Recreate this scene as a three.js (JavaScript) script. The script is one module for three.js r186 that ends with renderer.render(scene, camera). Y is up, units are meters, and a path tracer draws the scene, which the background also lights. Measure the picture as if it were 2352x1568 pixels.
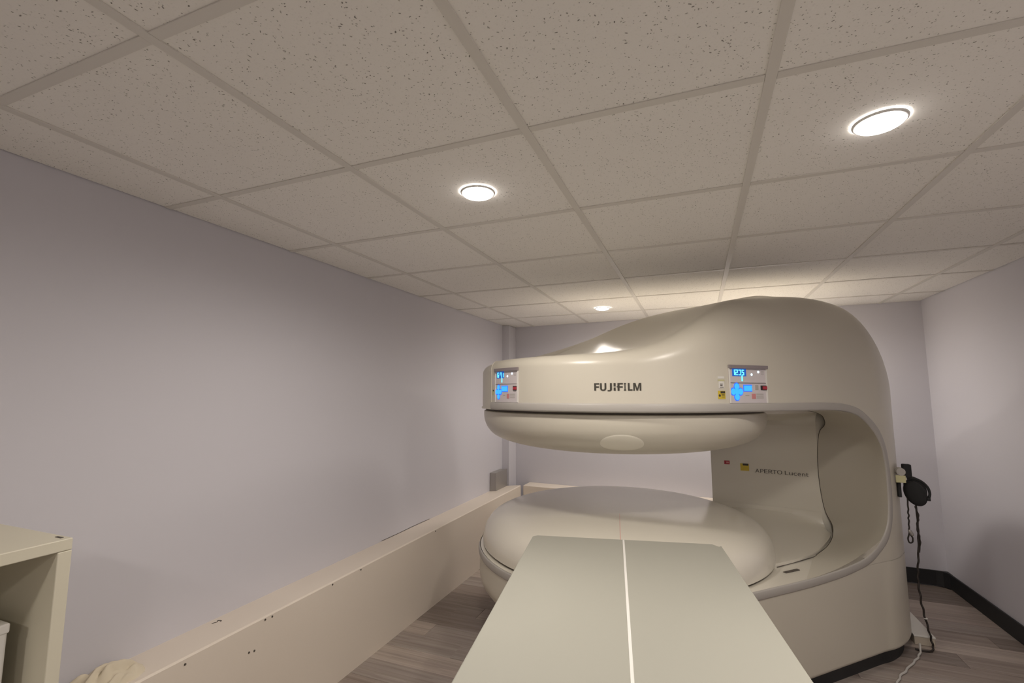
import * as THREE from 'three';
import { mergeGeometries, mergeVertices, toCreasedNormals } from 'three/addons/utils/BufferGeometryUtils.js';
import { RoundedBoxGeometry } from 'three/addons/geometries/RoundedBoxGeometry.js';
import { TextGeometry } from 'three/addons/geometries/TextGeometry.js';
import { FontLoader } from 'three/addons/loaders/FontLoader.js';
import { ImprovedNoise } from 'three/addons/math/ImprovedNoise.js';

// ---------------------------------------------------------------- camera, exposure, lights
const E = 1.42;                       // eye height above the floor
const scene = new THREE.Scene();
const camera = new THREE.PerspectiveCamera(2 * Math.atan(784 / 1075.9) * 180 / Math.PI, 1.5, 0.02, 30);
camera.rotation.order = 'YXZ';
camera.position.set(0, E, 0);
camera.rotation.set(0.112, 0.376, 0);
scene.add(camera);
const renderer = new THREE.WebGLRenderer({ antialias: true });
renderer.toneMapping = THREE.LinearToneMapping;
renderer.toneMappingExposure = 1.14;
renderer.shadowMap.enabled = true;
scene.background = new THREE.Color(0x000000);
const LAMP = { cd: 3.8, color: new THREE.Color().setRGB(1, 0.925, 0.84), glow: 14 };

// ---------------------------------------------------------------- helpers
let seed = 20240611;
const rnd = () => { seed = (seed * 1664525 + 1013904223) >>> 0; return seed / 4294967296; };
const V = (x, y, z) => new THREE.Vector3(x, y, z);
const lerp = (a, b, t) => a + (b - a) * t;
const sstep = (a, b, x) => { const t = Math.min(1, Math.max(0, (x - a) / (b - a))); return t * t * (3 - 2 * t); };
const used = {};
function numbered(n) { const k = used[n] = (used[n] ?? -1) + 1; return k ? `${n}_${String(k).padStart(3, '0')}` : n; }
function part(name, geo, mat, parent, label) {
  const m = new THREE.Mesh(geo, mat); m.name = parent === scene ? numbered(name) : numberedIn(parent, name);
  m.castShadow = m.receiveShadow = true; parent.add(m);
  if (label) m.userData.label = label;
  return m;
}
function numberedIn(p, n) { p.userData_ = p.userData_ || {}; const k = p.userData_[n] = (p.userData_[n] ?? -1) + 1; return k ? `${n}_${String(k).padStart(3, '0')}` : n; }
function thing(name, label, category, pos = [0, 0, 0], group) {
  const o = new THREE.Group(); o.name = numbered(name); o.position.set(...pos); scene.add(o);
  o.userData = { label, category }; if (group) o.userData.group = group; return o;
}
function structure(name, geo, mat) {
  const m = new THREE.Mesh(geo, mat); m.name = name; m.userData.kind = 'structure'; m.castShadow = m.receiveShadow = true; scene.add(m); return m;
}
const box = (x0, x1, y0, y1, z0, z1) => { const g = new THREE.BoxGeometry(x1 - x0, y1 - y0, z1 - z0); g.translate((x0 + x1) / 2, (y0 + y1) / 2, (z0 + z1) / 2); return g; };
const rbox = (x0, x1, y0, y1, z0, z1, r = 0.003, seg = 2) => { const g = new RoundedBoxGeometry(x1 - x0, y1 - y0, z1 - z0, seg, r); g.translate((x0 + x1) / 2, (y0 + y1) / 2, (z0 + z1) / 2); return g; };
// vertical prism over a plan polygon [[x,z],...]
function prism(poly, y0, y1, bevel = 0) {
  const sh = new THREE.Shape(poly.map(([x, z]) => new THREE.Vector2(x, -z)));
  const g = new THREE.ExtrudeGeometry(sh, { depth: y1 - y0 - 2 * bevel, bevelEnabled: bevel > 0, bevelThickness: bevel, bevelSize: bevel, bevelOffset: -bevel, bevelSegments: 2, curveSegments: 1 });
  g.rotateX(-Math.PI / 2); g.translate(0, y0 + bevel, 0); return g;
}
// grid of points rows x cols -> smooth indexed surface
function gridGeo(rows, flip = false) {
  const n = rows.length, m = rows[0].length, pos = [], uv = [], idx = [];
  rows.forEach((r, i) => r.forEach((p, j) => { pos.push(p.x, p.y, p.z); uv.push(j / (m - 1), i / (n - 1)); }));
  for (let i = 0; i < n - 1; i++) for (let j = 0; j < m - 1; j++) {
    const a = i * m + j, b = a + 1, c = a + m, d = c + 1;
    if (flip) idx.push(a, b, c, b, d, c); else idx.push(a, c, b, b, c, d);
  }
  const g = new THREE.BufferGeometry();
  g.setAttribute('position', new THREE.Float32BufferAttribute(pos, 3)); g.setAttribute('uv', new THREE.Float32BufferAttribute(uv, 2));
  g.setIndex(idx); g.computeVertexNormals(); return g;
}
const curve = (pts, closed = false) => new THREE.CatmullRomCurve3(pts.map(p => V(...p)), closed, 'catmullrom', 0.5);
const tube = (pts, r, n = 60, seg = 8) => new THREE.TubeGeometry(curve(pts), n, r, seg, false);
const merge = a => mergeGeometries(a.map(g => { g = g.index ? g.toNonIndexed() : g; for (const k of Object.keys(g.attributes)) if (!['position', 'normal', 'uv'].includes(k)) g.deleteAttribute(k); return g; }));
const keyed = (keys) => x => {           // monotone-ish piecewise smooth interpolation of [x, v] keys
  if (x <= keys[0][0]) return keys[0][1];
  for (let i = 1; i < keys.length; i++) if (x <= keys[i][0]) {
    const [x0, v0] = keys[i - 1], [x1, v1] = keys[i];
    const m0 = i > 1 ? (v1 - keys[i - 2][1]) / (x1 - keys[i - 2][0]) : (v1 - v0) / (x1 - x0);
    const m1 = i < keys.length - 1 ? (keys[i + 1][1] - v0) / (keys[i + 1][0] - x0) : (v1 - v0) / (x1 - x0);
    const h = x1 - x0, t = (x - x0) / h, t2 = t * t, t3 = t2 * t;
    return (2 * t3 - 3 * t2 + 1) * v0 + (t3 - 2 * t2 + t) * h * m0 + (-2 * t3 + 3 * t2) * v1 + (t3 - t2) * h * m1;
  }
  return keys[keys.length - 1][1];
};
function canvasTex(w, h, draw, srgb = true) {
  const c = document.createElement('canvas'); c.width = w; c.height = h; draw(c.getContext('2d'), w, h);
  const t = new THREE.CanvasTexture(c); t.wrapS = t.wrapT = THREE.RepeatWrapping; if (srgb) t.colorSpace = THREE.SRGBColorSpace; t.magFilter = THREE.LinearFilter; return t;
}
const lin = (r, g, b) => new THREE.Color().setRGB(r, g, b);
const std = (c, roughness = 0.6, o = {}) => new THREE.MeshStandardMaterial({ color: c, roughness, ...o });

// ---------------------------------------------------------------- materials
const noise = new ImprovedNoise();
function noiseTex(n, f, amp, base) {      // tileable-enough grey value noise
  const d = new Uint8Array(n * n * 4);
  for (let j = 0; j < n; j++) for (let i = 0; i < n; i++) {
    let v = 0, a = 1, s = 0; for (let o = 0; o < 4; o++) { const q = f << o; v += a * noise.noise(i / n * q, j / n * q, 3.7 + o * 9.1); s += a; a *= 0.6; }
    const k = Math.max(0, Math.min(255, base + amp * v / s)) | 0, p = (j * n + i) * 4; d[p] = d[p + 1] = d[p + 2] = k; d[p + 3] = 255;
  }
  const t = new THREE.DataTexture(d, n, n); t.wrapS = t.wrapT = THREE.RepeatWrapping; t.magFilter = THREE.LinearFilter; t.minFilter = THREE.LinearFilter; t.needsUpdate = true; return t;
}
const rollerTex = noiseTex(512, 48, 90, 128); rollerTex.repeat.set(2, 2);
const M = {
  wall: std(lin(0.645, 0.63, 0.68), 0.75, { bumpMap: rollerTex, bumpScale: 0.0006 }),
  ledge: std(lin(0.82, 0.735, 0.64), 0.6, { bumpMap: rollerTex, bumpScale: 0.0004 }),
  bar: std(lin(0.74, 0.71, 0.66), 0.42),
  plenum: std(lin(0.25, 0.24, 0.23), 0.9),
  shell: new THREE.MeshPhysicalMaterial({ color: lin(0.60, 0.56, 0.475), roughness: 0.36, clearcoat: 0.25, clearcoatRoughness: 0.28 }),
  gloss: new THREE.MeshPhysicalMaterial({ color: lin(0.74, 0.70, 0.61), roughness: 0.3, clearcoat: 0.6, clearcoatRoughness: 0.12 }),
  trim: std(lin(0.42, 0.395, 0.365), 0.45),
  joint: std(lin(0.10, 0.085, 0.07), 0.8),
  dark: std(lin(0.02, 0.02, 0.02), 0.6),
  palepatch: std(lin(0.78, 0.74, 0.64), 0.4),
  shade_lip: std(lin(0.24, 0.205, 0.215), 0.5),  // dark tone paints the shade along the top of the panel recess
  halo: std(lin(0.03, 0.06, 0.5), 0.4, { emissive: lin(0.03, 0.16, 0.95), emissiveIntensity: 0.75 }),
  kick: std(lin(0.02, 0.021, 0.023), 0.5),
  table: std(lin(0.40, 0.393, 0.342), 0.55, { bumpMap: noiseTex(256, 6, 60, 128), bumpScale: 0.002 }),
  tableline: std(lin(0.86, 0.84, 0.80), 0.5),
  ink: std(lin(0.045, 0.04, 0.03), 0.6),
  inksoft: std(lin(0.13, 0.115, 0.10), 0.6),
  melamine: std(lin(0.66, 0.62, 0.50), 0.5),
  steel: std(lin(0.42, 0.40, 0.38), 0.42, { metalness: 0.6 }),
  base: std(lin(0.018, 0.018, 0.02), 0.55),
  panelface: std(lin(0.62, 0.57, 0.58), 0.45),
  red: std(lin(0.40, 0.03, 0.05), 0.5), pink: std(lin(0.60, 0.24, 0.24), 0.5), yellow: std(lin(0.62, 0.46, 0.04), 0.5), paleyellow: std(lin(0.55, 0.52, 0.30), 0.5),
  blue: std(lin(0.03, 0.2, 0.6), 0.4, { emissive: lin(0.035, 0.40, 1.0), emissiveIntensity: 0.9 }),
  cyan: std(lin(0.1, 0.5, 0.7), 0.4, { emissive: lin(0.18, 0.85, 1.0), emissiveIntensity: 0.95 }),
  led: std(lin(0.5, 0.6, 0.9), 0.4, { emissive: lin(0.65, 0.85, 1.0), emissiveIntensity: 1.3 }),
  lcd: std(lin(0.01, 0.06, 0.22), 0.4, { emissive: lin(0.01, 0.10, 0.5), emissiveIntensity: 0.6 }),
  white: std(lin(0.72, 0.70, 0.66), 0.6),
  cable: std(lin(0.022, 0.016, 0.013), 0.55),
  whitecable: std(lin(0.55, 0.53, 0.50), 0.5),
  foam: std(lin(0.016, 0.016, 0.017), 0.75),
  cloth: std(lin(0.72, 0.64, 0.50), 0.95),
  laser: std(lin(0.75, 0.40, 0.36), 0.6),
  diffuser: std(lin(0.9, 0.9, 0.9), 0.5, { emissive: lin(1, 0.94, 0.88), emissiveIntensity: LAMP.glow }),
  lamptrim: std(lin(0.8, 0.79, 0.77), 0.5),
};
const tileTex = canvasTex(1024, 1024, (c, w, h) => {
  c.fillStyle = 'rgb(246,243,238)'; c.fillRect(0, 0, w, h);
  for (let i = 0; i < 9000; i++) { const v = 234 + rnd() * 16 | 0; c.fillStyle = `rgba(${v},${v - 3},${v - 8},0.5)`; c.fillRect(rnd() * w, rnd() * h, 2 + rnd() * 5, 2 + rnd() * 5); }
  for (let i = 0; i < 1500; i++) {
    const x = rnd() * w, y = rnd() * h, a = rnd() * Math.PI, l = 1 + rnd() * rnd() * 5.5, t = 0.9 + rnd() * 1.5, k = 105 + rnd() * 85 | 0;
    c.save(); c.translate(x, y); c.rotate(a); c.fillStyle = `rgb(${k + 22},${k + 17},${k + 10})`; c.beginPath(); c.ellipse(0, 0, l, t, 0, 0, 7); c.fill(); c.restore();
  }
});
M.tile = std(0xffffff, 0.92, { map: tileTex, bumpMap: tileTex, bumpScale: 0.0012 });
const woodTones = [[152, 139, 131], [168, 155, 146], [134, 122, 115], [176, 163, 154], [160, 149, 142]];
M.wood = woodTones.map(([r, g, b], k) => {
  const t = canvasTex(1024, 256, (c, w, h) => {
    c.fillStyle = `rgb(${r},${g},${b})`; c.fillRect(0, 0, w, h);
    for (let i = 0; i < 420; i++) {
      const y = rnd() * h, l = 120 + rnd() * 700, x = rnd() * (w + 400) - 400, d = (rnd() - 0.55) * 46;
      c.fillStyle = `rgba(${r + d | 0},${g + d | 0},${b + d | 0},${0.25 + rnd() * 0.35})`; const th = 0.8 + rnd() * rnd() * 12;
      c.beginPath(); c.ellipse(x + l / 2, y, l / 2, th, 0.006 * (rnd() - 0.5), 0, 7); c.fill();
    }
  });
  return std(0xffffff, 0.5, { map: t, bumpMap: t, bumpScale: 0.0006 });
});

// ---------------------------------------------------------------- the room
const H = E + 0.737;                                    // ceiling height
const XL = -1.94, XR = 1.675, ZF = 4.4;                 // left, right, front (behind the camera)
const zBack = x => -4.705 + 0.067 * x;                  // the back wall stands a few degrees out of square
{
  // floor with individual planks
  const fl = structure('floor', box(XL - 0.2, XR + 0.2, -0.12, -0.006, -5.1, ZF + 0.2), std(lin(0.2, 0.165, 0.14), 0.6));
  const rowW = 0.152, plankL = 1.22, variants = [];
  for (let k = 0; k < 10; k++) {
    const g = new RoundedBoxGeometry(plankL - 0.0015, 0.008, rowW - 0.0015, 1, 0.0012);
    const p = g.attributes.position, uv = g.attributes.uv, u0 = rnd(), v0 = rnd();
    for (let i = 0; i < p.count; i++) uv.setXY(i, u0 + p.getX(i) / 1.3, v0 + p.getZ(i) / 0.32);
    variants.push(g);
  }
  const end = (len, k) => { const g = new RoundedBoxGeometry(len - 0.0015, 0.008, rowW - 0.0015, 1, 0.0012); const p = g.attributes.position, uv = g.attributes.uv; for (let i = 0; i < p.count; i++) uv.setXY(i, k * 0.37 + p.getX(i) / 1.3, k * 0.21 + p.getZ(i) / 0.32); return g; };
  let row = 0;
  for (let z = -0.5; z > -4.6; z -= rowW, row++) {
    let x = XL + 0.002 - [0, 0.46, 0.85, 0.2, 0.66, 1.02][row % 6] * 1.0; let k = 0;
    while (x < XR - 0.01) {
      const a = Math.max(x, XL + 0.002), b = Math.min(x + plankL, XR - 0.002);
      if (b - a > 0.02) {
        const full = b - a > plankL - 0.001;
        const m = part('plank', full ? variants[(rnd() * 10) | 0] : end(b - a, row + k), M.wood[(rnd() * 5) | 0], fl);
        m.position.set((a + b) / 2, -0.004 - 0.0, z);
      }
      x += plankL; k++;
    }
  }
  structure('wall_left', box(XL - 0.15, XL, -0.05, H + 0.3, -5.0, ZF + 0.15), M.wall);
  structure('wall_right', box(XR, XR + 0.15, -0.05, H + 0.3, -5.0, ZF + 0.15), M.wall);
  structure('wall_front', box(XL, XR, -0.05, H + 0.3, ZF, ZF + 0.15), M.wall);
  structure('wall_back', prism([[XL, zBack(XL)], [XR, zBack(XR)], [XR, zBack(XR) - 0.15], [XL, zBack(XL) - 0.15]], -0.05, H + 0.3), M.wall);

  // ceiling: slab above, lay-in tiles and T bars
  const ce = structure('ceiling', box(XL - 0.1, XR + 0.1, H + 0.25, H + 0.35, -5.0, ZF + 0.1), M.plenum);
  const xs = [XL + 0.003]; for (let i = 0; i < 6; i++) xs.push(-1.64 + i * 0.6096); xs.push(XR - 0.003);
  const zs = []; for (let j = 6; j >= -7; j--) zs.push(-0.5594 - j * 0.6096); zs.push(ZF - 0.003);
  const g = 0.0015;
  const tileG = (x0, x1, pts) => {
    const geo = prism(pts, H + 0.0015, H + 0.016); const p = geo.attributes.position, uv = geo.attributes.uv, a = (rnd() * 16) | 0, b = rnd();
    for (let i = 0; i < p.count; i++) uv.setXY(i, p.getX(i) / 0.62 + a * 0.173, p.getZ(i) / 0.62 + b); return geo;
  };
  for (let i = 0; i < xs.length - 1; i++) {
    const x0 = xs[i] + g, x1 = xs[i + 1] - g;
    for (let j = -1; j < zs.length - 1; j++) {
      const z1 = zs[j + 1] - g, zA = j < 0 ? zBack(x0) + 0.004 : zs[j] + g, zB = j < 0 ? zBack(x1) + 0.004 : zs[j] + g;
      part('ceiling_tile', tileG(x0, x1, [[x0, z1], [x1, z1], [x1, zB], [x0, zA]]), M.tile, ce);
    }
  }
  const w = 0.0125;
  for (let i = 1; i < xs.length - 1; i++) part('main_runner', rbox(xs[i] - w, xs[i] + w, H - 0.0025, H + 0.0015, zBack(xs[i]) + 0.002, ZF - 0.002, 0.0008, 1), M.bar, ce);
  for (let j = 0; j < zs.length - 1; j++) for (let i = 0; i < xs.length - 1; i++) {
    const a = xs[i] + (i ? w : 0), b = xs[i + 1] - (i < xs.length - 2 ? w : 0);
    part('cross_tee', rbox(a + 0.0005, b - 0.0005, H - 0.0018, H + 0.0015, zs[j] - w, zs[j] + w, 0.0008, 1), M.bar, ce);
  }
  // boxed-in ledges, corner column, black cove base
  const zl = -4.52;
  const ledgeProfile = new THREE.Shape([[XL, 0], [-1.72, 0], [-1.72, E - 0.928], [-1.726, E - 0.922], [XL, E - 0.944]].map(p => new THREE.Vector2(...p)));
  const lg = new THREE.ExtrudeGeometry(ledgeProfile, { depth: 4.32, bevelEnabled: false }); lg.translate(0, 0, -4.6);
  const ledge = structure('trim_1', lg, M.ledge);
  const dot = new THREE.CylinderGeometry(0.004, 0.004, 0.003, 10); dot.rotateZ(Math.PI / 2);
  const dots = [[-1.22, -0.945], [-1.55, -0.935], [-1.585, -0.937], [-1.94, -0.935], [-2.15, -0.934], [-2.92, -0.936], [-1.48, -1.03], [-1.505, -1.035], [-1.46, -1.18], [-1.49, -1.185], [-1.36, -1.23], [-1.50, -1.2]];
  for (const [z, y] of dots) { const m = part('screw_hole', dot, M.joint, ledge); m.position.set(-1.7195, E + y, z); }
  const scuff = tube([[-1.9395, E - 0.941, -2.62], [-1.9388, E - 0.942, -2.8], [-1.9394, E - 0.940, -3.0], [-1.9388, E - 0.942, -3.2]], 0.0016, 20, 5);
  part('crack', scuff, M.joint, ledge);
  part('crack', tube([[-1.905, E - 0.9395, -1.452], [-1.895, E - 0.9385, -1.468], [-1.905, E - 0.939, -1.478], [-1.888, E - 0.938, -1.482], [-1.884, E - 0.9375, -1.473]], 0.0015, 16, 5), M.joint, ledge);
  structure('trim_2', prism([[-1.70, zBack(-1.70) + 0.002], [-1.70, zBack(-1.70) + 0.2], [0.9, zBack(0.9) + 0.2], [0.9, zBack(0.9) + 0.002]], 0, E - 0.925, 0.004), M.ledge);
  structure('trim_3', prism([[XL, -4.63], [-1.862, -4.63], [-1.862, zBack(-1.86)], [XL, zBack(XL)]].reverse().map(p => p), 0, H - 0.004), M.wall);
  structure('baseboard_back', prism([[0.95, zBack(0.95)], [0.95, zBack(0.95) + 0.012], [1.60, zBack(1.60) + 0.012], [1.64, zBack(1.60) + 0.025], [XR, zBack(1.6) + 0.08], [XR, zBack(XR)]], 0, 0.108), M.base);
  structure('baseboard_right', merge([rbox(XR - 0.012, XR, 0, 0.108, -4.54, ZF, 0.004)]), M.base);
}

// ---------------------------------------------------------------- downlights (each lamp's light is inside its dome)
function downlight(x, z, label) {
  const t = thing('recessed_downlight', label, 'ceiling light', [x, H - 0.002, z], 'downlights in the tile ceiling');
  const ring = new THREE.LatheGeometry([[0.0555, -0.0032], [0.058, -0.005], [0.061, -0.004], [0.063, -0.002], [0.064, 0.001]].map(p => new THREE.Vector2(...p)), 48);
  part('trim_ring', ring, M.lamptrim, t);
  const prof = []; for (let i = 0; i <= 10; i++) { const a = i / 10 * Math.PI / 2; prof.push(new THREE.Vector2(0.0565 * Math.sin(a) + 1e-4, -0.003 - 0.016 * Math.cos(a))); }
  const d = part('diffuser', new THREE.LatheGeometry(prof, 48), M.diffuser, t); d.castShadow = false;
  const l = new THREE.SpotLight(LAMP.color, LAMP.cd, 0, 1.555, 0.55, 2); l.position.set(0, -0.022, 0); l.target.position.set(0, -1, 0); l.castShadow = true; l.shadow.radius = 4; l.shadow.mapSize.set(1024, 1024); t.add(l, l.target);
  return t;
}
downlight(-0.722, -1.487, 'lit round downlight, middle-sized of the three in view, left of the scanner');
downlight(0.490, -1.483, 'lit round downlight, largest and nearest one, upper right of the ceiling');
downlight(-0.735, -3.98, 'lit round downlight, smallest and farthest one, just above the scanner arm');
downlight(0.500, -4.125, 'lit round downlight hidden behind the tall hump of the scanner');
downlight(-0.722, 1.05, 'lit round downlight behind the viewer, left');
downlight(0.490, 1.05, 'lit round downlight behind the viewer, right');
downlight(-0.722, 3.49, 'added fill downlight far behind the viewer, left');  // extra lamp out of view, fills the scanner front and right wall
downlight(0.490, 3.49, 'added fill downlight far behind the viewer, right');  // second extra lamp out of view, same fill
downlight(1.105, -0.254, 'added fill downlight by the right wall, beside the viewer');  // unseen lamp added to brighten the right wall

// ---------------------------------------------------------------- the open scanner
const CX = -0.486, CZ = -3.046, R = 0.866;
const SX = -0.4796, SZ = -3.0396;                   // centre of the shell's arc
const TH0 = Math.PI / 4, L0 = [SX + R * Math.SQRT1_2, SZ + R * Math.SQRT1_2];     // end of the arc, start of the straight flank
const S_LINE = 1.05;
const cornerPts = [[L0[0] + 0.7071 * 0.95, L0[1] - 0.7071 * 0.95], [L0[0] + 0.7071 * S_LINE, L0[1] - 0.7071 * S_LINE], [0.938, -3.225], [1.0, -3.305], [1.05, -3.40], [1.083, -3.50], [1.103, -3.62], [1.105, -3.78]];
const cornerCurve = new THREE.CatmullRomCurve3(cornerPts.map(([x, z]) => V(x, 0, z)), false, 'centripetal');
const cornerLen = cornerCurve.getLength();
const S_TIP = 0.95 + cornerLen, S_LEFT = -R * (TH0 + 43.5 * Math.PI / 180);
function plan(s) {                         // outer footprint, front side: arc, straight flank, rounded corner
  if (s <= 0) { const a = TH0 + s / R; return V(SX + R * Math.sin(a), 0, SZ + R * Math.cos(a)); }
  if (s <= 0.95) return V(L0[0] + 0.70711 * s, 0, L0[1] - 0.70711 * s);
  return cornerCurve.getPointAt(Math.min(1, (s - 0.95) / cornerLen));
}
function planN(s) { const e = 0.004, a = plan(s - e), b = plan(Math.min(S_TIP, s + e)); const d = b.sub(a).normalize(); return V(-d.z, 0, d.x).multiplyScalar(1); }
const shellPt = (s, y, off = 0) => { const p = plan(s), n = planN(s); return V(p.x + n.x * off, E + y, p.z + n.z * off); };
const scanner = thing('mri_scanner', 'large cream open MRI scanner with single pillar, round poles and control panels', 'scanner');
// back half of the footprint, from the left tip round the back to the right tip
const backPts = [];
for (let a = -43.5; a >= -170; a -= 6) { const t = a * Math.PI / 180; backPts.push([SX + R * Math.sin(t), SZ + R * Math.cos(t)]); }
backPts.push([-0.35, -4.0], [0.05, -4.22], [0.4, -4.36], [0.7, -4.36], [0.95, -4.2], [1.07, -4.0], [1.105, -3.78]);
const backCurve = new THREE.CatmullRomCurve3(backPts.map(([x, z]) => V(x, 0, z)), false, 'centripetal');
let K_BACK = 0; while (backCurve.getPointAt(K_BACK).x < 0.085 || backCurve.getPointAt(K_BACK).z > -4.0) K_BACK += 0.005;
const SN = 120;
const frontS = Array.from({ length: SN + 1 }, (_, i) => lerp(S_LEFT, S_TIP, i / SN));
const fullLoop = () => [...frontS.map(s => { const p = plan(s); return [p.x, p.z]; }), ...Array.from({ length: 70 }, (_, i) => { const p = backCurve.getPointAt(1 - (i + 1) / 71); return [p.x, p.z]; })];

// ridge of the upper cover
const ridge = new THREE.CatmullRomCurve3([[-0.98, 0.190, -2.68], [-0.90, 0.215, -2.80], [-0.79, 0.272, -2.92], [-0.63, 0.362, -3.03], [-0.455, 0.445, -3.10], [-0.30, 0.498, -3.14], [-0.12, 0.537, -3.17], [0.05, 0.564, -3.20], [0.23, 0.594, -3.22], [0.37, 0.611, -3.24], [0.50, 0.594, -3.28], [0.64, 0.54, -3.36], [0.75, 0.445, -3.5], [0.79, 0.30, -3.66]].map(p => V(p[0], E + p[1], p[2])), false, 'centripetal');
const hwF = keyed([[-1.4, 0.186], [-1.0, 0.190], [-0.65, 0.196], [-0.45, 0.215], [-0.3, 0.262], [-0.18, 0.322], [-0.03, 0.40], [0.2, 0.49], [0.45, 0.525], [0.7, 0.525], [0.95, 0.525], [1.12, 0.49], [1.3, 0.39], [1.45, 0.22], [1.7, 0.05]]);
const rvF = keyed([[-1.4, 0.05], [-0.7, 0.06], [-0.4, 0.085], [-0.18, 0.14], [0, 0.22], [0.25, 0.32], [0.6, 0.40], [0.95, 0.42], [1.2, 0.39], [1.45, 0.22], [1.7, 0.10]]);
const rhF = keyed([[-1.4, 0.05], [-0.7, 0.07], [-0.4, 0.10], [-0.18, 0.13], [0, 0.17], [0.25, 0.26], [0.6, 0.28], [0.9, 0.19], [1.1, 0.15], [1.6, 0.16]]);
function crossTop(B, S, hw, rv, rh, n, g) {      // from the top of the wall inwards to the ridge
  const out = [], D = Math.hypot(S.x - B.x, S.z - B.z); rh = Math.min(rh, D * 0.9);
  for (let j = 0; j <= n; j++) {
    let q = j / n; q = q * q * (1.35 - 0.35 * q) ; // dense near the edge
    const d = q * D, top = hw + (S.y - E - hw) * g(q);
    const f = Math.max(0, 1 - d / rh), y = top - rv * (1 - Math.sqrt(Math.max(0, 1 - f * f)));
    out.push(V(lerp(B.x, S.x, q), E + y, lerp(B.z, S.z, q)));
  }
  return out;
}
const Y_U = -0.083, Y_L = -0.895;               // underside of the upper arm, deck of the base
{
  const rows = [], edge = [], t0 = (s) => (s - S_LEFT) / (S_TIP - S_LEFT);
  for (const s of frontS) {
    const B = plan(s), hw = hwF(s), rv = rvF(s), wallTop = hw - rv, k = t0(s);
    const S = ridge.getPointAt(Math.min(1, Math.max(0, k * 1.0)));
    const col = [];
    for (let j = 0; j < 8; j++) col.push(V(B.x, E + lerp(Y_U, wallTop, j / 8), B.z));
    const concave = lerp(1.7, 1.0, sstep(-0.5, 0.3, s));
    col.push(...crossTop(B, S, hw, rv, rhF(s), 34, q => Math.pow(q, concave) * (1 - 0.25 * q * (1 - q))));
    if (s === S_LEFT) { for (const k of [0.030, 0.004, 0.0]) rows.push(col.map((p, j) => { const n = planN(S_LEFT); const f = j < 14 ? 1 : Math.max(0.3, 1 - (j - 14) / 20); return V(p.x - n.x * k * f, p.y - (j > 10 ? k * 0.6 : 0), p.z - n.z * k * f); })); }
    if (s === S_LEFT) edge.push(...col.map(p => p.toArray()));
    rows.push(col);
  }
  part('edge_bead', tube(edge.filter((p, i) => i < 8 ? i % 2 === 0 : i % 2 === 0 && i < 40), 0.0028, 120, 6), M.shell, scanner);
  part('upper_front_cover', gridGeo(rows), M.shell, scanner);
  const rows2 = [];
  for (let i = 0; i <= 90; i++) {
    const k = i / 90, B = backCurve.getPointAt(k), S = ridge.getPointAt(k), hw = lerp(0.176, 0.05, sstep(0.4, 0.85, k)), rv = lerp(0.05, 0.10, sstep(0.4, 1, k));
    const n = V(B.x - S.x, 0, B.z - S.z).normalize().multiplyScalar(-lerp(0.012, 0.002, sstep(0.1, 0.9, k))); B.add(n);
    const col = []; for (let j = 0; j < 6; j++) col.push(V(B.x, E + lerp(Y_U, hw - rv, j / 6), B.z));
    S.y -= lerp(0.010, 0.003, sstep(0, 0.2, k));
    col.push(...crossTop(B, S, hw, rv, lerp(0.05, 0.3, k), 24, q => Math.pow(q, lerp(0.8, 2.0, sstep(0.35, 0.7, k)))));
    rows2.push(col);
  }
  part('upper_rear_cover', gridGeo(rows2, true), M.shell, scanner);
  // underside of the arm and deck of the base
  const loop = fullLoop(), inset = loop.map(([x, z]) => [0.1 + (x - 0.1) * 0.9965, -3.3 + (z + 3.3) * 0.9965]);
  part('arm_underside', prism(inset, E + Y_U - 0.002, E + Y_U + 0.006), M.shell, scanner);
  part('base_deck', prism(inset, E + Y_L - 0.01, E + Y_L), M.gloss, scanner);
  // base cover: wall down to a rounded lower edge, boat-like on the left
  const rows3 = [], N = loop.length;
  for (let i = 0; i <= N; i++) {
    const [x, z] = loop[i % N], yb = lerp(-1.14, -1.352, sstep(-0.75, 0.35, x)), inw = V(lerp(-0.3, 0.3, sstep(-1, 1, x)) - x, 0, -3.45 - z).normalize();
    const rr = lerp(0.10, 0.025, sstep(-0.75, 0.3, x)), col = [];
    for (let j = 0; j <= 8; j++) col.push(V(x, E + lerp(Y_L - 0.001, yb + rr, j / 8), z));
    for (let j = 1; j <= 8; j++) { const a = j / 8 * Math.PI / 2; col.push(V(x + inw.x * rr * (1 - Math.cos(a)), E + yb + rr * (1 - Math.sin(a)), z + inw.z * rr * (1 - Math.cos(a)))); }
    col.push(V(x + inw.x * (rr + 0.12), E + yb + 0.002, z + inw.z * (rr + 0.12)));
    rows3.push(col);
  }
  part('base_cover', gridGeo(rows3, true), M.shell, scanner);
  const kick = loop.map(([x, z]) => { const f = lerp(0.5, 0.95, sstep(-0.9, 0.2, x)), gx = 0.28, gz = -3.5; return [gx + (x - gx) * f, gz + (z - gz) * f]; });
  part('kick_base', prism(kick, 0, E - 1.12), M.kick, scanner);
}
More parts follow.
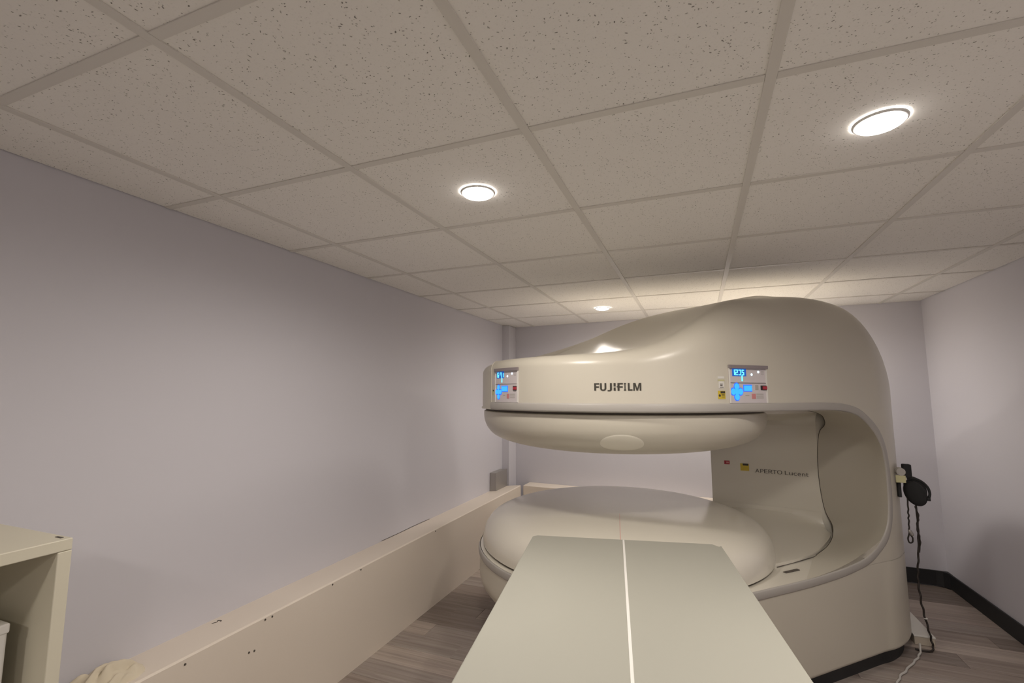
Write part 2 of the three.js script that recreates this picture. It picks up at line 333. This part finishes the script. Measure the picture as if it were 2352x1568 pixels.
// opening path on the outer shell, (s, y)
const openPath = new THREE.CatmullRomCurve3([[0.30, -0.895], [0.45, -0.894], [0.60, -0.889], [0.78, -0.876], [0.95, -0.845], [1.06, -0.785], [1.125, -0.70], [1.15, -0.60], [1.155, -0.49], [1.15, -0.38], [1.125, -0.285], [1.06, -0.19], [0.96, -0.122], [0.84, -0.092], [0.70, -0.084], [0.55, -0.083]].map(([s, y]) => V(s, y, 0)), false, 'centripetal');
{
  // right flank of the shell, between the opening and the right tip
  const rows = [], n = 60;
  for (let i = 0; i <= n; i++) {
    const p = openPath.getPoint(i / n), col = [];
    for (let j = 0; j <= 20; j++) { const q = j / 20, s = lerp(p.x, S_TIP, q); col.push(shellPt(s, lerp(p.y, lerp(Y_L, Y_U, i / n), sstep(0, 0.5, q)), 0)); }
    rows.push(col);
  }
  part('pillar_side_cover', gridGeo(rows, true), M.shell, scanner);
  const rows2 = [];
  for (let i = 0; i <= 60; i++) { const p = backCurve.getPointAt(lerp(K_BACK, 1, i / 60)); rows2.push([V(p.x, E + Y_L, p.z), V(p.x, E + Y_U, p.z)]); }
  part('pillar_back_cover', gridGeo(rows2), M.shell, scanner);
  // trim strip: along the arm, round the opening, along the base
  const path = [];
  for (let s = S_LEFT; s < 0.5; s += 0.03) path.push([s, Y_U]);
  const mid = []; for (let i = 0; i <= 90; i++) { const p = openPath.getPoint(1 - i / 90); mid.push([p.x, p.y]); }
  path.push(...mid);
  for (let s = 0.27; s > S_LEFT - 0.4; s -= 0.03) path.push([s, Y_L]);
  const prof = [[0, -0.002], [0.001, 0.003], [0.006, 0.006], [0.020, 0.0075], [0.034, 0.006], [0.040, 0.003], [0.041, -0.002]];
  const rows3 = path.map(([s, y], i) => {
    const a = path[Math.max(0, i - 1)], b = path[Math.min(path.length - 1, i + 1)], dx = b[0] - a[0], dy = b[1] - a[1], l = Math.hypot(dx, dy);
    const nx = -dy / l, ny = dx / l;             // away from the opening
    return prof.map(([u, h]) => shellPt(s + nx * u, y + ny * u, h));
  });
  part('trim_strip', gridGeo(rows3), M.trim, scanner);
}
// pole covers
const poleUp = [[0.80, -0.094], [0.834, -0.097], [0.842, -0.108], [0.839, -0.150], [0.822, -0.195], [0.785, -0.238], [0.72, -0.270], [0.62, -0.296], [0.48, -0.316], [0.3, -0.328], [0.12, -0.333], [0.0005, -0.334]];
{
  const c = new THREE.SplineCurve(poleUp.map(p => new THREE.Vector2(...p)));
  const pts = c.getPoints(70).map(p => new THREE.Vector2(Math.max(0.0005, p.x), p.y));
  const g = new THREE.LatheGeometry(pts, 128); g.translate(CX, E, CZ);
  part('upper_pole_cover', g, M.shell, scanner);
  const pl = pts.map(p => new THREE.Vector2(p.x, -0.983 - p.y));
  const g2 = new THREE.LatheGeometry(pl, 128); g2.translate(CX, E, CZ);
  part('lower_pole_cover', g2, M.gloss, scanner);
  for (const [y0, y1] of [[Y_L, -0.88], [-0.10, Y_U - 0.003]]) { const n = new THREE.CylinderGeometry(0.830, 0.830, y1 - y0, 96, 1, true); n.translate(CX, E + (y0 + y1) / 2, CZ); part('joint_ring', n, M.joint, scanner); }
}
{
  // laser light painted as a pink strip; round paler patch under the upper pole
  const c = new THREE.SplineCurve(poleUp.map(p => new THREE.Vector2(...p)));
  const at = (t, ang, up, off) => { const p = c.getPoint(t), q = c.getPoint(Math.min(1, t + 0.004)), tx = q.x - p.x, ty = q.y - p.y, l = Math.hypot(tx, ty) || 1; const r = p.x - ty / l * off, y = p.y + tx / l * off; return V(CX + r * Math.sin(ang), E + (up ? y : -0.983 - y), CZ + r * Math.cos(ang)); };
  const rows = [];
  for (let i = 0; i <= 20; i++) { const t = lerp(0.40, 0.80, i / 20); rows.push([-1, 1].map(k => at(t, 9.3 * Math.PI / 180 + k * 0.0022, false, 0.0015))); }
  part('painted_laser_line', gridGeo(rows), M.laser, scanner);
  const patch = [];
  for (let i = 0; i <= 12; i++) { const a = i / 12, row = []; for (let j = 0; j <= 36; j++) { const b = j / 36 * Math.PI * 2; row.push(at(0.445 + 0.10 * a * Math.sin(b), 10.5 * Math.PI / 180 + 0.128 * a * Math.cos(b), true, 0.0012 * (a < 0.97 ? 1 : 0.1))); } patch.push(row); }
  part('pale_patch', gridGeo(patch), M.palepatch, scanner);
}
// pillar: inner panel, liner, skirts, joints
const P0 = [0.068, -3.80], P1 = [0.725, -3.72];
const panelAt = (k, off = 0) => { const b = 0.05 * 4 * k * (1 - k); return [lerp(P0[0], P1[0], k) + 0.12 * (off), lerp(P0[1], P1[1], k) - b + off]; };
{
  const poly = []; for (let i = 0; i <= 24; i++) poly.push(panelAt(i / 24));
  poly.push([0.95, -3.75], [0.93, -4.1], [0.7, -4.3], [0.4, -4.3], [0.075, -4.12]);
  part('pillar_panel', prism(poly, E + Y_L, E + Y_U), M.gloss, scanner);
  const inner = new THREE.CatmullRomCurve3([[0.56, -0.892, -3.13], [0.68, -0.889, -3.38], [0.755, -0.872, -3.60], [0.772, -0.835, -3.69], [0.745, -0.76, -3.715], [0.722, -0.49, -3.715], [0.745, -0.25, -3.715], [0.770, -0.205, -3.69], [0.745, -0.15, -3.58], [0.66, -0.11, -3.35], [0.56, -0.09, -3.13]].map(([x, y, z]) => V(x, E + y, z)), false, 'centripetal');
  const outer = new THREE.CatmullRomCurve3([[0.45, -0.894], [0.73, -0.881], [0.97, -0.838], [1.10, -0.745], [1.15, -0.62], [1.155, -0.49], [1.14, -0.335], [1.07, -0.203], [0.95, -0.118], [0.80, -0.088], [0.70, -0.084]].map(([s, y]) => V(s, y, 0)), false, 'centripetal');
  const rows = [];
  for (let i = 0; i <= 70; i++) {
    const t = i / 70, a = outer.getPoint(t), A = shellPt(a.x, a.y, 0.001), B = inner.getPoint(t), col = [];
    for (let j = 0; j <= 14; j++) { const q = j / 14, p = A.clone().lerp(B, q); const w = 4 * q * (1 - q) * Math.sin(Math.PI * t) * 0.035; p.x += w; p.z -= w * 0.2; col.push(p); }
    rows.push(col);
  }
  part('opening_liner', gridGeo(rows, false), M.shell, scanner);
  const jt = [[0.345, E - 0.893, -2.878], [0.45, E - 0.892, -2.995]]; for (let i = 0; i <= 60; i++) jt.push(inner.getPoint(lerp(0.0, 1.0, i / 60)).toArray());
  part('joint', tube(jt, 0.0021, 140, 6), M.joint, scanner);
  // skirts between the poles and the panel
  for (const [sgn, yA, yB, nm] of [[1, -0.835, -0.876, 'lower_skirt'], [-1, -0.155, -0.107, 'upper_skirt']]) {
    const bEdge = new THREE.CatmullRomCurve3([[0.05, 0, -2.70], [0.33, 0, -2.87], [0.552, 0, -3.135], [0.672, 0, -3.385], [0.742, 0, -3.60], [0.745, 0, -3.69]].map(p => V(...p)), false, 'centripetal');
    const rws = [];
    for (let i = 0; i <= 40; i++) {
      const k = i / 40, [ax, az] = panelAt(k, 0.0), b = bEdge.getPoint(k), col = [];
      col.push(V(ax, E + yA + sgn * 0.06, az + 0.003));
      for (let j = 0; j <= 12; j++) { const q = j / 12; col.push(V(lerp(ax, b.x, q), E + lerp(yA, yB, q) + sgn * 0.03 * Math.pow(1 - q, 6), lerp(az, b.z, q))); }
      col.push(V(b.x, E + (sgn > 0 ? Y_L : Y_U), b.z));
      rws.push(col);
    }
    part(nm, toCreasedNormals(gridGeo(rws, sgn < 0), 0.9), M.gloss, scanner);
  }
}
// anything flat on the outer shell: local (u, v, w) -> arc length, height, distance off the wall
function bend(geo, s0, y0, off = 0) {
  const p = geo.attributes.position;
  for (let i = 0; i < p.count; i++) { const q = shellPt(s0 + p.getX(i), y0 + p.getY(i), p.getZ(i) + off); p.setXYZ(i, q.x, q.y, q.z); }
  geo.computeVertexNormals(); return geo;
}
const plate = (u0, u1, v0, v1, w = 0.003, nu = 8) => { const g = new THREE.BoxGeometry(u1 - u0, v1 - v0, w, nu, 1, 1); g.translate((u0 + u1) / 2, (v0 + v1) / 2, w / 2); return g; };
const disc = (u, v, r, w) => { const g = new THREE.CylinderGeometry(r * 0.92, r, w, 20); g.rotateX(Math.PI / 2); g.translate(u, v, w / 2); return g; };
const font = { reg: await new FontLoader().loadAsync('fonts/droid/droid_sans_regular.typeface.json'), bold: await new FontLoader().loadAsync('fonts/droid/droid_sans_bold.typeface.json') };
function letter(ch, f, u0, u1, v0, v1, w = 0.0015) {
  const g = new TextGeometry(ch, { font: f, size: 1, depth: 0.1, curveSegments: 5, bevelEnabled: false }); g.computeBoundingBox(); const b = g.boundingBox;
  g.translate(-b.min.x, -b.min.y, -b.min.z); g.scale((u1 - u0) / (b.max.x - b.min.x), (v1 - v0) / (b.max.y - b.min.y), w / 0.1); g.translate(u0, v0, 0); return g;
}
// seven-segment digit pieces
function digit(chs, u, v, w, h) {
  const S = { a: [0, 1, 1, 1], b: [1, 0.5, 1, 1], c: [1, 0, 1, 0.5], d: [0, 0, 1, 0], e: [0, 0, 0, 0.5], f: [0, 0.5, 0, 1], g: [0, 0.5, 1, 0.5] }, t = 0.0022, out = [];
  for (const k of chs) { const [x0, y0, x1, y1] = S[k]; out.push(plate(u + x0 * w - t, u + x1 * w + t, v + y0 * h - t, v + y1 * h + t, 0.001, 1)); }
  return out;
}
function controlPanel(s0, W, wide) {
  const Hh = 0.178, y0 = -0.042;
  const P = part('control_panel', bend(plate(0, W, 0, Hh, 0.004, 16), s0, y0), M.panelface, scanner, wide ? 'control panel with blue lit keys below the hump' : 'control panel with blue lit keys at the arm end');
  const at = (gs, nm, m, off = 0.004) => part(nm, bend(merge(gs), s0, y0, off), m, P);
  at([plate(-0.002, W + 0.002, Hh - 0.014, Hh + 0.002, 0.012, 16)], 'shade_lip', M.shade_lip, 0.002);  // lip coloured dark to stand for the recess shadow
  at([plate(0.004, W - 0.004, 0.094, 0.0965, 0.0008, 16)], 'divider', M.joint);
  at([plate(-0.002, 0.004, 0, Hh, 0.003, 1)], 'bezel', M.white); at([plate(W - 0.007, W, 0, Hh, 0.003, 1)], 'bezel', M.white);
  const k = W / 0.25, X = u => u * k;
  at([plate(X(0.02), X(0.112), 0.127, 0.163, 0.0006, 6)], 'display', M.lcd);
  const dg = wide ? [digit('bc', X(0.028), 0.134, 0.006, 0.022), digit('abged', X(0.042), 0.134, 0.012, 0.022), digit('abcd', X(0.063), 0.134, 0.012, 0.022), digit('acdfg', X(0.085), 0.134, 0.010, 0.022), [plate(X(0.079), X(0.087), 0.104, 0.131, 0.001, 1)]]
    : [digit('acdefg', X(0.032), 0.134, 0.013, 0.022), digit('abcf', X(0.066), 0.134, 0.013, 0.022), digit('bc', X(0.098), 0.134, 0.004, 0.018), [plate(X(0.082), X(0.09), 0.104, 0.131, 0.001, 1)]];
  for (const g of dg) at(g, 'digit', M.cyan, 0.0048);
  at([disc(X(0.148), 0.136, 0.0055, 0.002)], 'indicator_light', M.led); at([disc(X(0.194), 0.149, 0.006, 0.002)], 'indicator_light', M.led);
  at([plate(X(0.212), X(0.232), 0.150, 0.152, 0.0006, 1), plate(X(0.212), X(0.232), 0.144, 0.146, 0.0006, 1), plate(X(0.212), X(0.232), 0.138, 0.140, 0.0006, 1)], 'legend', M.trim);
  const kr = wide ? 0.0155 : 0.0125, keys = [[0.045, 0.078], [0.045, 0.029], [0.022, 0.054], [0.068, 0.054]];
  for (const [u, v] of keys) at([disc(X(u), v, kr + 0.0042, 0.0012)], 'key_glow', M.halo);  // blue bloom around the lit keys, put in as emissive discs
  at([plate(X(wide ? 0.092 : 0.085) - 0.004, X(wide ? 0.142 : 0.148) + 0.004, 0.054, 0.087, 0.0011, 4)], 'key_glow', M.halo);  // same painted bloom around the wide key
  for (const [u, v] of [[0.045, 0.078], [0.045, 0.054], [0.045, 0.029], [0.022, 0.054], [0.068, 0.054]]) at([disc(X(u), v, wide ? 0.0155 : 0.0125, 0.003)], 'round_key', M.blue);
  at([plate(X(wide ? 0.092 : 0.085), X(wide ? 0.142 : 0.148), 0.058, 0.083, 0.003, 4)], 'wide_key', M.blue);
  at([plate(X(0.205), X(0.244), 0.062, 0.084, 0.003, 2)], 'key_switch', M.dark); at([plate(X(0.215), X(0.240), 0.065, 0.080, 0.009, 2)], 'stop_button', M.red);
  if (wide) at([plate(X(0.168), X(0.188), 0.062, 0.086, 0.0015, 2)], 'key', M.trim);
  at([plate(X(0.142), X(0.168), 0.020, 0.044, 0.0015, 2)], 'warning_mark', M.pink);
  at([0.022, 0.031, 0.040].map(v => plate(X(0.174), X(0.222), v, v + 0.004, 0.0006, 2)), 'legend', M.trim);
  at([plate(X(0.1), X(0.125), 0.034, 0.038, 0.0006, 2)], 'legend', M.trim);
}
{
  controlPanel(R * (-39.5 * Math.PI / 180 - TH0), 0.208, false);
  controlPanel(0.005, 0.25, true);
  // maker's lettering on the arm
  const s1 = R * (2.1 * Math.PI / 180 - TH0), s2 = R * (16.1 * Math.PI / 180 - TH0), Lw = s2 - s1, y0 = 0.0165, hh = 0.0345;
  const U = px => (px - 475) / (1945 - 475) * Lw;
  const gs = [letter('F', font.bold, U(480), U(636), 0, hh), letter('U', font.bold, U(664), U(862), -0.001, hh), letter('J', font.bold, U(903), U(1038), -0.003, hh), plate(U(1092), U(1155), hh * 0.56, hh, 0.0015, 1), plate(U(1092), U(1155), 0, hh * 0.42, 0.0015, 1),
    letter('F', font.bold, U(1212), U(1382), 0, hh), plate(U(1188), U(1215), hh * 0.47, hh * 0.56, 0.0015, 1), letter('I', font.bold, U(1412), U(1476), 0, hh), letter('L', font.bold, U(1535), U(1672), 0, hh), letter('M', font.bold, U(1700), U(1945), 0, hh)];
  part('lettering', bend(merge(gs), s1, y0, 0.0005), M.ink, scanner, 'dark maker lettering on the arm');
  // stickers beside the right panel
  const lab = (u0, u1, v0, v1, m, off = 0.0005, nm = 'warning_label') => part(nm, bend(plate(u0, u1, v0, v1, 0.0008, 4), 0, 0, off), m, scanner);
  lab(-0.062, -0.024, 0.073, 0.083, M.white, 0.0005, 'label'); lab(-0.062, -0.022, 0.06, 0.068, M.paleyellow); lab(-0.058, -0.026, 0.028, 0.060, M.white, 0.0005, 'label');
  part('label_print', bend(merge([plate(-0.052, -0.034, 0.046, 0.049, 0.0004, 2), plate(-0.050, -0.036, 0.038, 0.044, 0.0004, 2), plate(-0.053, -0.030, 0.031, 0.034, 0.0004, 2)]), 0, 0, 0.0014), M.inksoft, scanner);
  lab(-0.064, -0.021, -0.022, 0.016, M.yellow); part('label_print', bend(merge([plate(-0.050, -0.023, 0.004, 0.014, 0.0004, 2), plate(-0.045, -0.026, -0.002, 0.000, 0.0004, 2), plate(-0.045, -0.026, -0.008, -0.006, 0.0004, 2), plate(-0.045, -0.026, -0.014, -0.012, 0.0004, 2), disc(-0.055, -0.006, 0.006, 0.0004)]), 0, 0, 0.0014), M.ink, scanner);
  const sl = S_LEFT + 0.012;
  part('warning_label', bend(plate(0, 0.028, -0.005, 0.025, 0.0008, 2), sl, 0, 0.0005), M.paleyellow, scanner); part('label_print', bend(plate(0.012, 0.026, 0.016, 0.024, 0.0004, 2), sl, 0, 0.0014), M.ink, scanner);
  part('label', bend(plate(0, 0.028, 0.05, 0.085, 0.0006, 2), sl, 0, 0.0004), M.panelface, scanner);
  // small trim screw and the slot in the deck
  const slot = []; for (let i = 0; i < 2; i++) slot.push(rbox(-0.052 , 0.052, 0, 0.004, -0.009, 0.009, 0.0015));
  const sm = part('vent_slot', slot[0], M.joint, scanner); sm.position.set(0.405, E + Y_L + 0.000, -2.845); sm.rotation.y = Math.PI / 4;
}
// stickers and lettering on the pillar panel
function onPanel(geo, k0, y0) {
  const p = geo.attributes.position, Wd = Math.hypot(P1[0] - P0[0], P1[1] - P0[1]);
  for (let i = 0; i < p.count; i++) { const k = k0 + p.getX(i) / Wd, [x, z] = panelAt(k); p.setXYZ(i, x, E + y0 + p.getY(i), z + 0.0015 + p.getZ(i)); }
  geo.computeVertexNormals(); return geo;
}
{
  const k1 = 0.44, y0 = -0.553, Lw = 0.315, U = px => (px - 935) / (2010 - 935) * Lw, h = 0.026;
  const W6 = [['A', 935, 1020], ['P', 1038, 1110], ['E', 1122, 1195], ['R', 1212, 1300], ['T', 1300, 1385], ['O', 1392, 1495], ['L', 1548, 1620]];
  const lo = [['u', 1632, 1705], ['c', 1722, 1785], ['e', 1800, 1865], ['n', 1885, 1945]];
  const gs = W6.map(([c, a, b]) => letter(c, font.reg, U(a), U(b), 0, h, 0.001)).concat(lo.map(([c, a, b]) => letter(c, font.reg, U(a), U(b), 0, h * 0.74, 0.001)), [letter('t', font.reg, U(1958), U(2008), 0, h * 0.92, 0.001)]);
  part('lettering', onPanel(merge(gs), k1, y0), M.inksoft, scanner, 'thin grey lettering on the pillar panel');
  part('warning_label', onPanel(plate(0, 0.036, 0, 0.026, 0.0008), 0.135, -0.505), M.red, scanner); part('label_print', onPanel(plate(0.014, 0.03, 0.008, 0.018, 0.0012), 0.135, -0.505), M.pink, scanner);
  part('warning_label', onPanel(plate(0, 0.056, -0.010, 0.040, 0.0008), 0.295, -0.535), M.yellow, scanner); part('label_print', onPanel(plate(0.016, 0.052, 0.026, 0.040, 0.0012), 0.295, -0.535), M.ink, scanner);
}

// ---------------------------------------------------------------- patient table
{
  const t = thing('patient_table', 'long pale flat patient table with a white centre line, running into the scanner', 'table');
  const y = E - 0.665, FL = [-0.757, -2.193], FR = [0.065, -2.365], NL = [-0.40, -0.08], NR = [0.40, -0.20];
  const cut = (a, b, d) => { const l = Math.hypot(b[0] - a[0], b[1] - a[1]); return [a[0] + (b[0] - a[0]) * d / l, a[1] + (b[1] - a[1]) * d / l]; };
  const poly = [cut(FL, NL, 0.02), [lerp(FL[0], (FL[0] + NR[0]) / 2, 0.012), lerp(FL[1], (FL[1] + NR[1]) / 2, 0.012)], cut(FL, FR, 0.02), cut(FR, FL, 0.035), [lerp(FR[0], NL[0], 0.014), lerp(FR[1], NL[1], 0.014)], cut(FR, NR, 0.02), NR, NL].reverse();
  part('tabletop', prism(poly, y - 0.028, y, 0.004), M.table, t);
  const a = [-0.346, -2.270], b = [-0.182, -1.27], d = V(b[0] - a[0], 0, b[1] - a[1]).normalize(), n = V(d.z, 0, -d.x).multiplyScalar(0.0042), e = [b[0] + d.x * 1.05, b[1] + d.z * 1.05];
  part('centre_line', prism([[a[0] + n.x, a[1] + n.z], [e[0] + n.x, e[1] + n.z], [e[0] - n.x, e[1] - n.z], [a[0] - n.x, a[1] - n.z]], y - 0.001, y + 0.0012), M.tableline, t);
  const mid = [(FL[0] + FR[0] + NL[0] + NR[0]) / 4, (FL[1] + FR[1] + NL[1] + NR[1]) / 4];
  const ang = Math.atan2(d.x, d.z);
  const sub = (g, nm, m) => { g.rotateY(ang); g.translate(mid[0], 0, mid[1]); part(nm, g, m, t); };
  sub(rbox(-0.30, 0.30, y - 0.10, y - 0.028, -0.85, 0.95, 0.02), 'undercarriage', M.shell);
  sub(rbox(-0.22, 0.22, 0.10, y - 0.10, -0.45, 0.75, 0.03), 'pedestal', M.shell);
  sub(rbox(-0.27, 0.27, 0, 0.10, -0.55, 0.85, 0.02), 'foot', M.trim);
}

// ---------------------------------------------------------------- left: shelf unit, roll, cloth, electrical box
{
  const x0 = -1.717, x1 = -1.333, zf = -0.664, zn = 0.14, top = E - 0.323, th = 0.026;
  const t = thing('shelf_unit', 'cream open-fronted shelf unit at the lower left corner', 'shelf', [0, 0, 0]);
  part('top_board', rbox(x0, x1, top - th, top, zf, zn, 0.0025), M.melamine, t);
  part('side_panel', rbox(x0, x1, 0, top - th - 0.0005, zf, zf + 0.026, 0.002), M.melamine, t);
  part('side_panel', rbox(x0, x1, 0, top - th - 0.0005, zn - 0.026, zn, 0.002), M.melamine, t);
  part('back_panel', box(x0, x0 + 0.006, 0.03, top - th - 0.001, zf + 0.027, zn - 0.027), M.melamine, t);
  part('shelf', rbox(x0 + 0.007, x1 - 0.004, 0.57, 0.592, zf + 0.027, zn - 0.027, 0.002), M.melamine, t);
  part('shelf', rbox(x0 + 0.007, x1 - 0.004, 0.03, 0.052, zf + 0.027, zn - 0.027, 0.002), M.melamine, t);
  part('chip', rbox(-0.012, 0.012, 0, 0.0012, -0.003, 0.003, 0.0005).translate(x1 - 0.03, top - 0.0002, zf + 0.012), M.joint, t);
  const b = thing('white_carton', 'white carton standing inside the shelf unit, cut by the left edge', 'box', [-1.50, 0.592, -0.535]);
  part('carton_body', rbox(-0.1, 0.1, 0, 0.325, -0.063, 0.063, 0.006), M.white, b);
  part('lid', rbox(-0.102, 0.102, 0.318, 0.339, -0.065, 0.065, 0.004), M.white, b);
}
{
  // crumpled cloth on the ledge
  const rows = [], nU = 46, nV = 26;
  for (let i = 0; i <= nU; i++) {
    const r = [];
    for (let j = 0; j <= nV; j++) {
      const u = i / nU * 2 - 1, v = j / nV * 2 - 1, edge = Math.max(0, 1 - Math.pow(Math.abs(u), 2.4)) * Math.max(0, 1 - Math.pow(Math.abs(v), 2.6));
      const fold = Math.abs(noise.noise(u * 1.9 + v * 1.1 + 3, v * 1.6 - u * 0.6, 1.3)), f2 = noise.noise(u * 1.3 + 6, v * 1.4, 4.2), f3 = noise.noise(u * 5, v * 4, 7.7);
      const h = 0.052 * Math.pow(edge, 0.55) * (0.42 + 1.5 * fold + 0.5 * f2) + 0.003 * f3 * edge;
      r.push(V(0.085 * v + 0.02 * noise.noise(u * 2, v * 1.3, 9), Math.max(0.002, h) + (edge > 0.02 ? 0.002 : 0), -0.13 * u + 0.025 * noise.noise(u * 1.5, v * 2.5, 2)));
    }
    rows.push(r);
  }
  const c = new THREE.Mesh(gridGeo(rows), M.cloth); c.name = 'crumpled_cloth'; c.position.set(-1.835, E - 0.936, -1.0); c.castShadow = c.receiveShadow = true;
  c.userData = { label: 'crumpled cream cloth lying on the boxed ledge beside the shelf unit', category: 'cloth' }; scene.add(c);
}
{
  const t = thing('wall_box', 'small brushed steel electrical box on the left wall by the corner column', 'electrical box', [XL, E - 0.855, -4.45]);
  part('box_body', rbox(0.001, 0.066, -0.088, 0.088, -0.135, 0.135, 0.004), M.steel, t);
  part('cover_plate', rbox(0.064, 0.072, -0.092, 0.092, -0.140, 0.140, 0.003), M.steel, t);
}

// ---------------------------------------------------------------- right side of the pillar: headset, cords, carton
{
  const t = thing('headset', 'black padded headset hanging on the right flank of the pillar', 'headphones', [1.15, E - 0.573, -3.468]);
  const cup = new THREE.LatheGeometry([[0.0005, 0.026], [0.025, 0.025], [0.042, 0.018], [0.050, 0.006], [0.051, -0.006], [0.045, -0.018], [0.0005, -0.020]].map(p => new THREE.Vector2(...p)), 40); cup.rotateX(Math.PI / 2); cup.scale(1, 1.42, 1);
  const c1 = part('ear_cup', cup, M.foam, t); c1.rotation.set(0.05, -0.32, 0.34, 'YXZ');
  const c2 = part('ear_cup', cup, M.foam, t); c2.position.set(0.035, 0.012, -0.10); c2.rotation.set(0.05, Math.PI - 0.32, -0.34, 'YXZ');
  const band = part('headband', tube([[-0.048, 0.055, 0.01], [-0.03, 0.076, 0.0], [0.0, 0.082, -0.01], [0.03, 0.070, -0.018], [0.055, 0.042, -0.02], [0.064, 0.008, -0.015], [0.058, -0.022, -0.005]], 0.0075, 50, 8), M.foam, t); band.rotation.y = -0.32;
  part('yoke', rbox(0.050, 0.066, -0.034, -0.014, -0.012, 0.012, 0.004), M.foam, t).rotation.y = -0.32;
  const k = thing('pillar_hook', 'pale hook with cream tag and grey knob on the pillar flank', 'hook', [1.038, E - 0.46, -3.318]);
  part('tag', rbox(-0.020, 0.026, -0.034, 0.006, -0.006, 0.002, 0.002), M.paleyellow, k);
  const kn = new THREE.CylinderGeometry(0.021, 0.023, 0.03, 24); kn.rotateX(Math.PI / 2); kn.translate(0.006, 0.026, -0.012); part('knob', kn, M.trim, k);
  part('arm', rbox(0.0, 0.10, -0.006, 0.006, -0.14, -0.128, 0.004), M.whitecable, k);
  part('bracket', rbox(-0.004, 0.012, -0.12, -0.035, -0.06, -0.03, 0.004), M.foam, k);
  const pg = thing('black_connector', 'small black connector block standing above the hanging headset', 'connector', [1.112, E - 0.447, -3.448]);
  part('block', rbox(-0.020, 0.020, -0.034, 0.042, -0.018, 0.018, 0.006), M.foam, pg); part('screw', new THREE.CylinderGeometry(0.008, 0.008, 0.014, 12).translate(-0.014, -0.04, 0.012), M.white, pg);
  // cords
  const wob = (pts, a, n = 40) => { const c = curve(pts), out = []; for (let i = 0; i <= n; i++) { const p = c.getPoint(i / n), e = Math.sin(Math.PI * i / n) * a; out.push([p.x + e * Math.sin(i * 1.7), p.y, p.z + e * Math.cos(i * 2.3)]); } return out; };
  const hc = thing('headset_cable', 'dark cable hanging from the headset down to the floor beside the scanner', 'cable');
  const F = 0.006;
  part('cable', tube(wob([[1.148, E - 0.64, -3.468], [1.148, E - 0.74, -3.466], [1.142, E - 0.863, -3.466], [1.130, E - 0.988, -3.466], [1.124, E - 1.08, -3.462], [1.130, E - 1.2, -3.452], [1.146, E - 1.31, -3.448], [1.158, 0.03, -3.446], [1.150, F, -3.436], [1.118, F, -3.418], [1.07, F, -3.424]], 0.0025, 60), 0.0052, 140, 8), M.cable, hc);
  part('second_strand', tube(wob([[1.141, E - 0.645, -3.464], [1.154, E - 0.70, -3.462], [1.140, E - 0.76, -3.460], [1.150, E - 0.83, -3.460], [1.141, E - 0.90, -3.461]], 0.002, 24), 0.0036, 60, 6), M.cable, hc);
  const cl = new THREE.TorusGeometry(0.007, 0.003, 8, 16); cl.rotateX(Math.PI / 2); cl.translate(1.138, E - 1.252, -3.45); part('cable_clip', cl, M.white, hc);
  const bc = thing('hanging_cord', 'short dark cord with a grey plug and loop hanging beside the pillar', 'cord');
  part('cord', tube(wob([[1.104, E - 0.60, -3.445], [1.102, E - 0.68, -3.446], [1.100, E - 0.74, -3.446], [1.097, E - 0.80, -3.446]], 0.002, 20), 0.0042, 50, 8), M.cable, bc);
  const pl = new THREE.CapsuleGeometry(0.009, 0.020, 6, 14); pl.rotateZ(0.5); pl.translate(1.104, E - 0.790, -3.44); part('plug', pl, M.steel, bc);
  part('loop', tube([[1.096, E - 0.80, -3.444], [1.089, E - 0.825, -3.444], [1.094, E - 0.846, -3.444], [1.108, E - 0.842, -3.444], [1.111, E - 0.82, -3.444], [1.103, E - 0.803, -3.444]], 0.0042, 40, 8), M.cable, bc);
  const wc = thing('white_cable', 'thin white cable trailing over the floor along the base of the scanner', 'cable');
  part('cable', tube(wob([[1.085, 0.05, -3.40], [1.075, 0.012, -3.375], [1.02, F, -3.28], [0.945, F, -3.165], [0.865, F, -3.03], [0.83, F, -2.90], [0.84, F, -2.75]], 0.003, 30), 0.0052, 80, 8), M.whitecable, wc);
  const ct = thing('flat_carton', 'flat white carton on the floor, half tucked under the right end of the scanner', 'box', [1.142, 0, -3.70]);
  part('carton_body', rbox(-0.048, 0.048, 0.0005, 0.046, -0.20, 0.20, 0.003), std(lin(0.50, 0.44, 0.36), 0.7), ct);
  part('lid', rbox(-0.0505, 0.0505, 0.044, 0.054, -0.203, 0.203, 0.003), M.white, ct);
}
renderer.render(scene, camera);
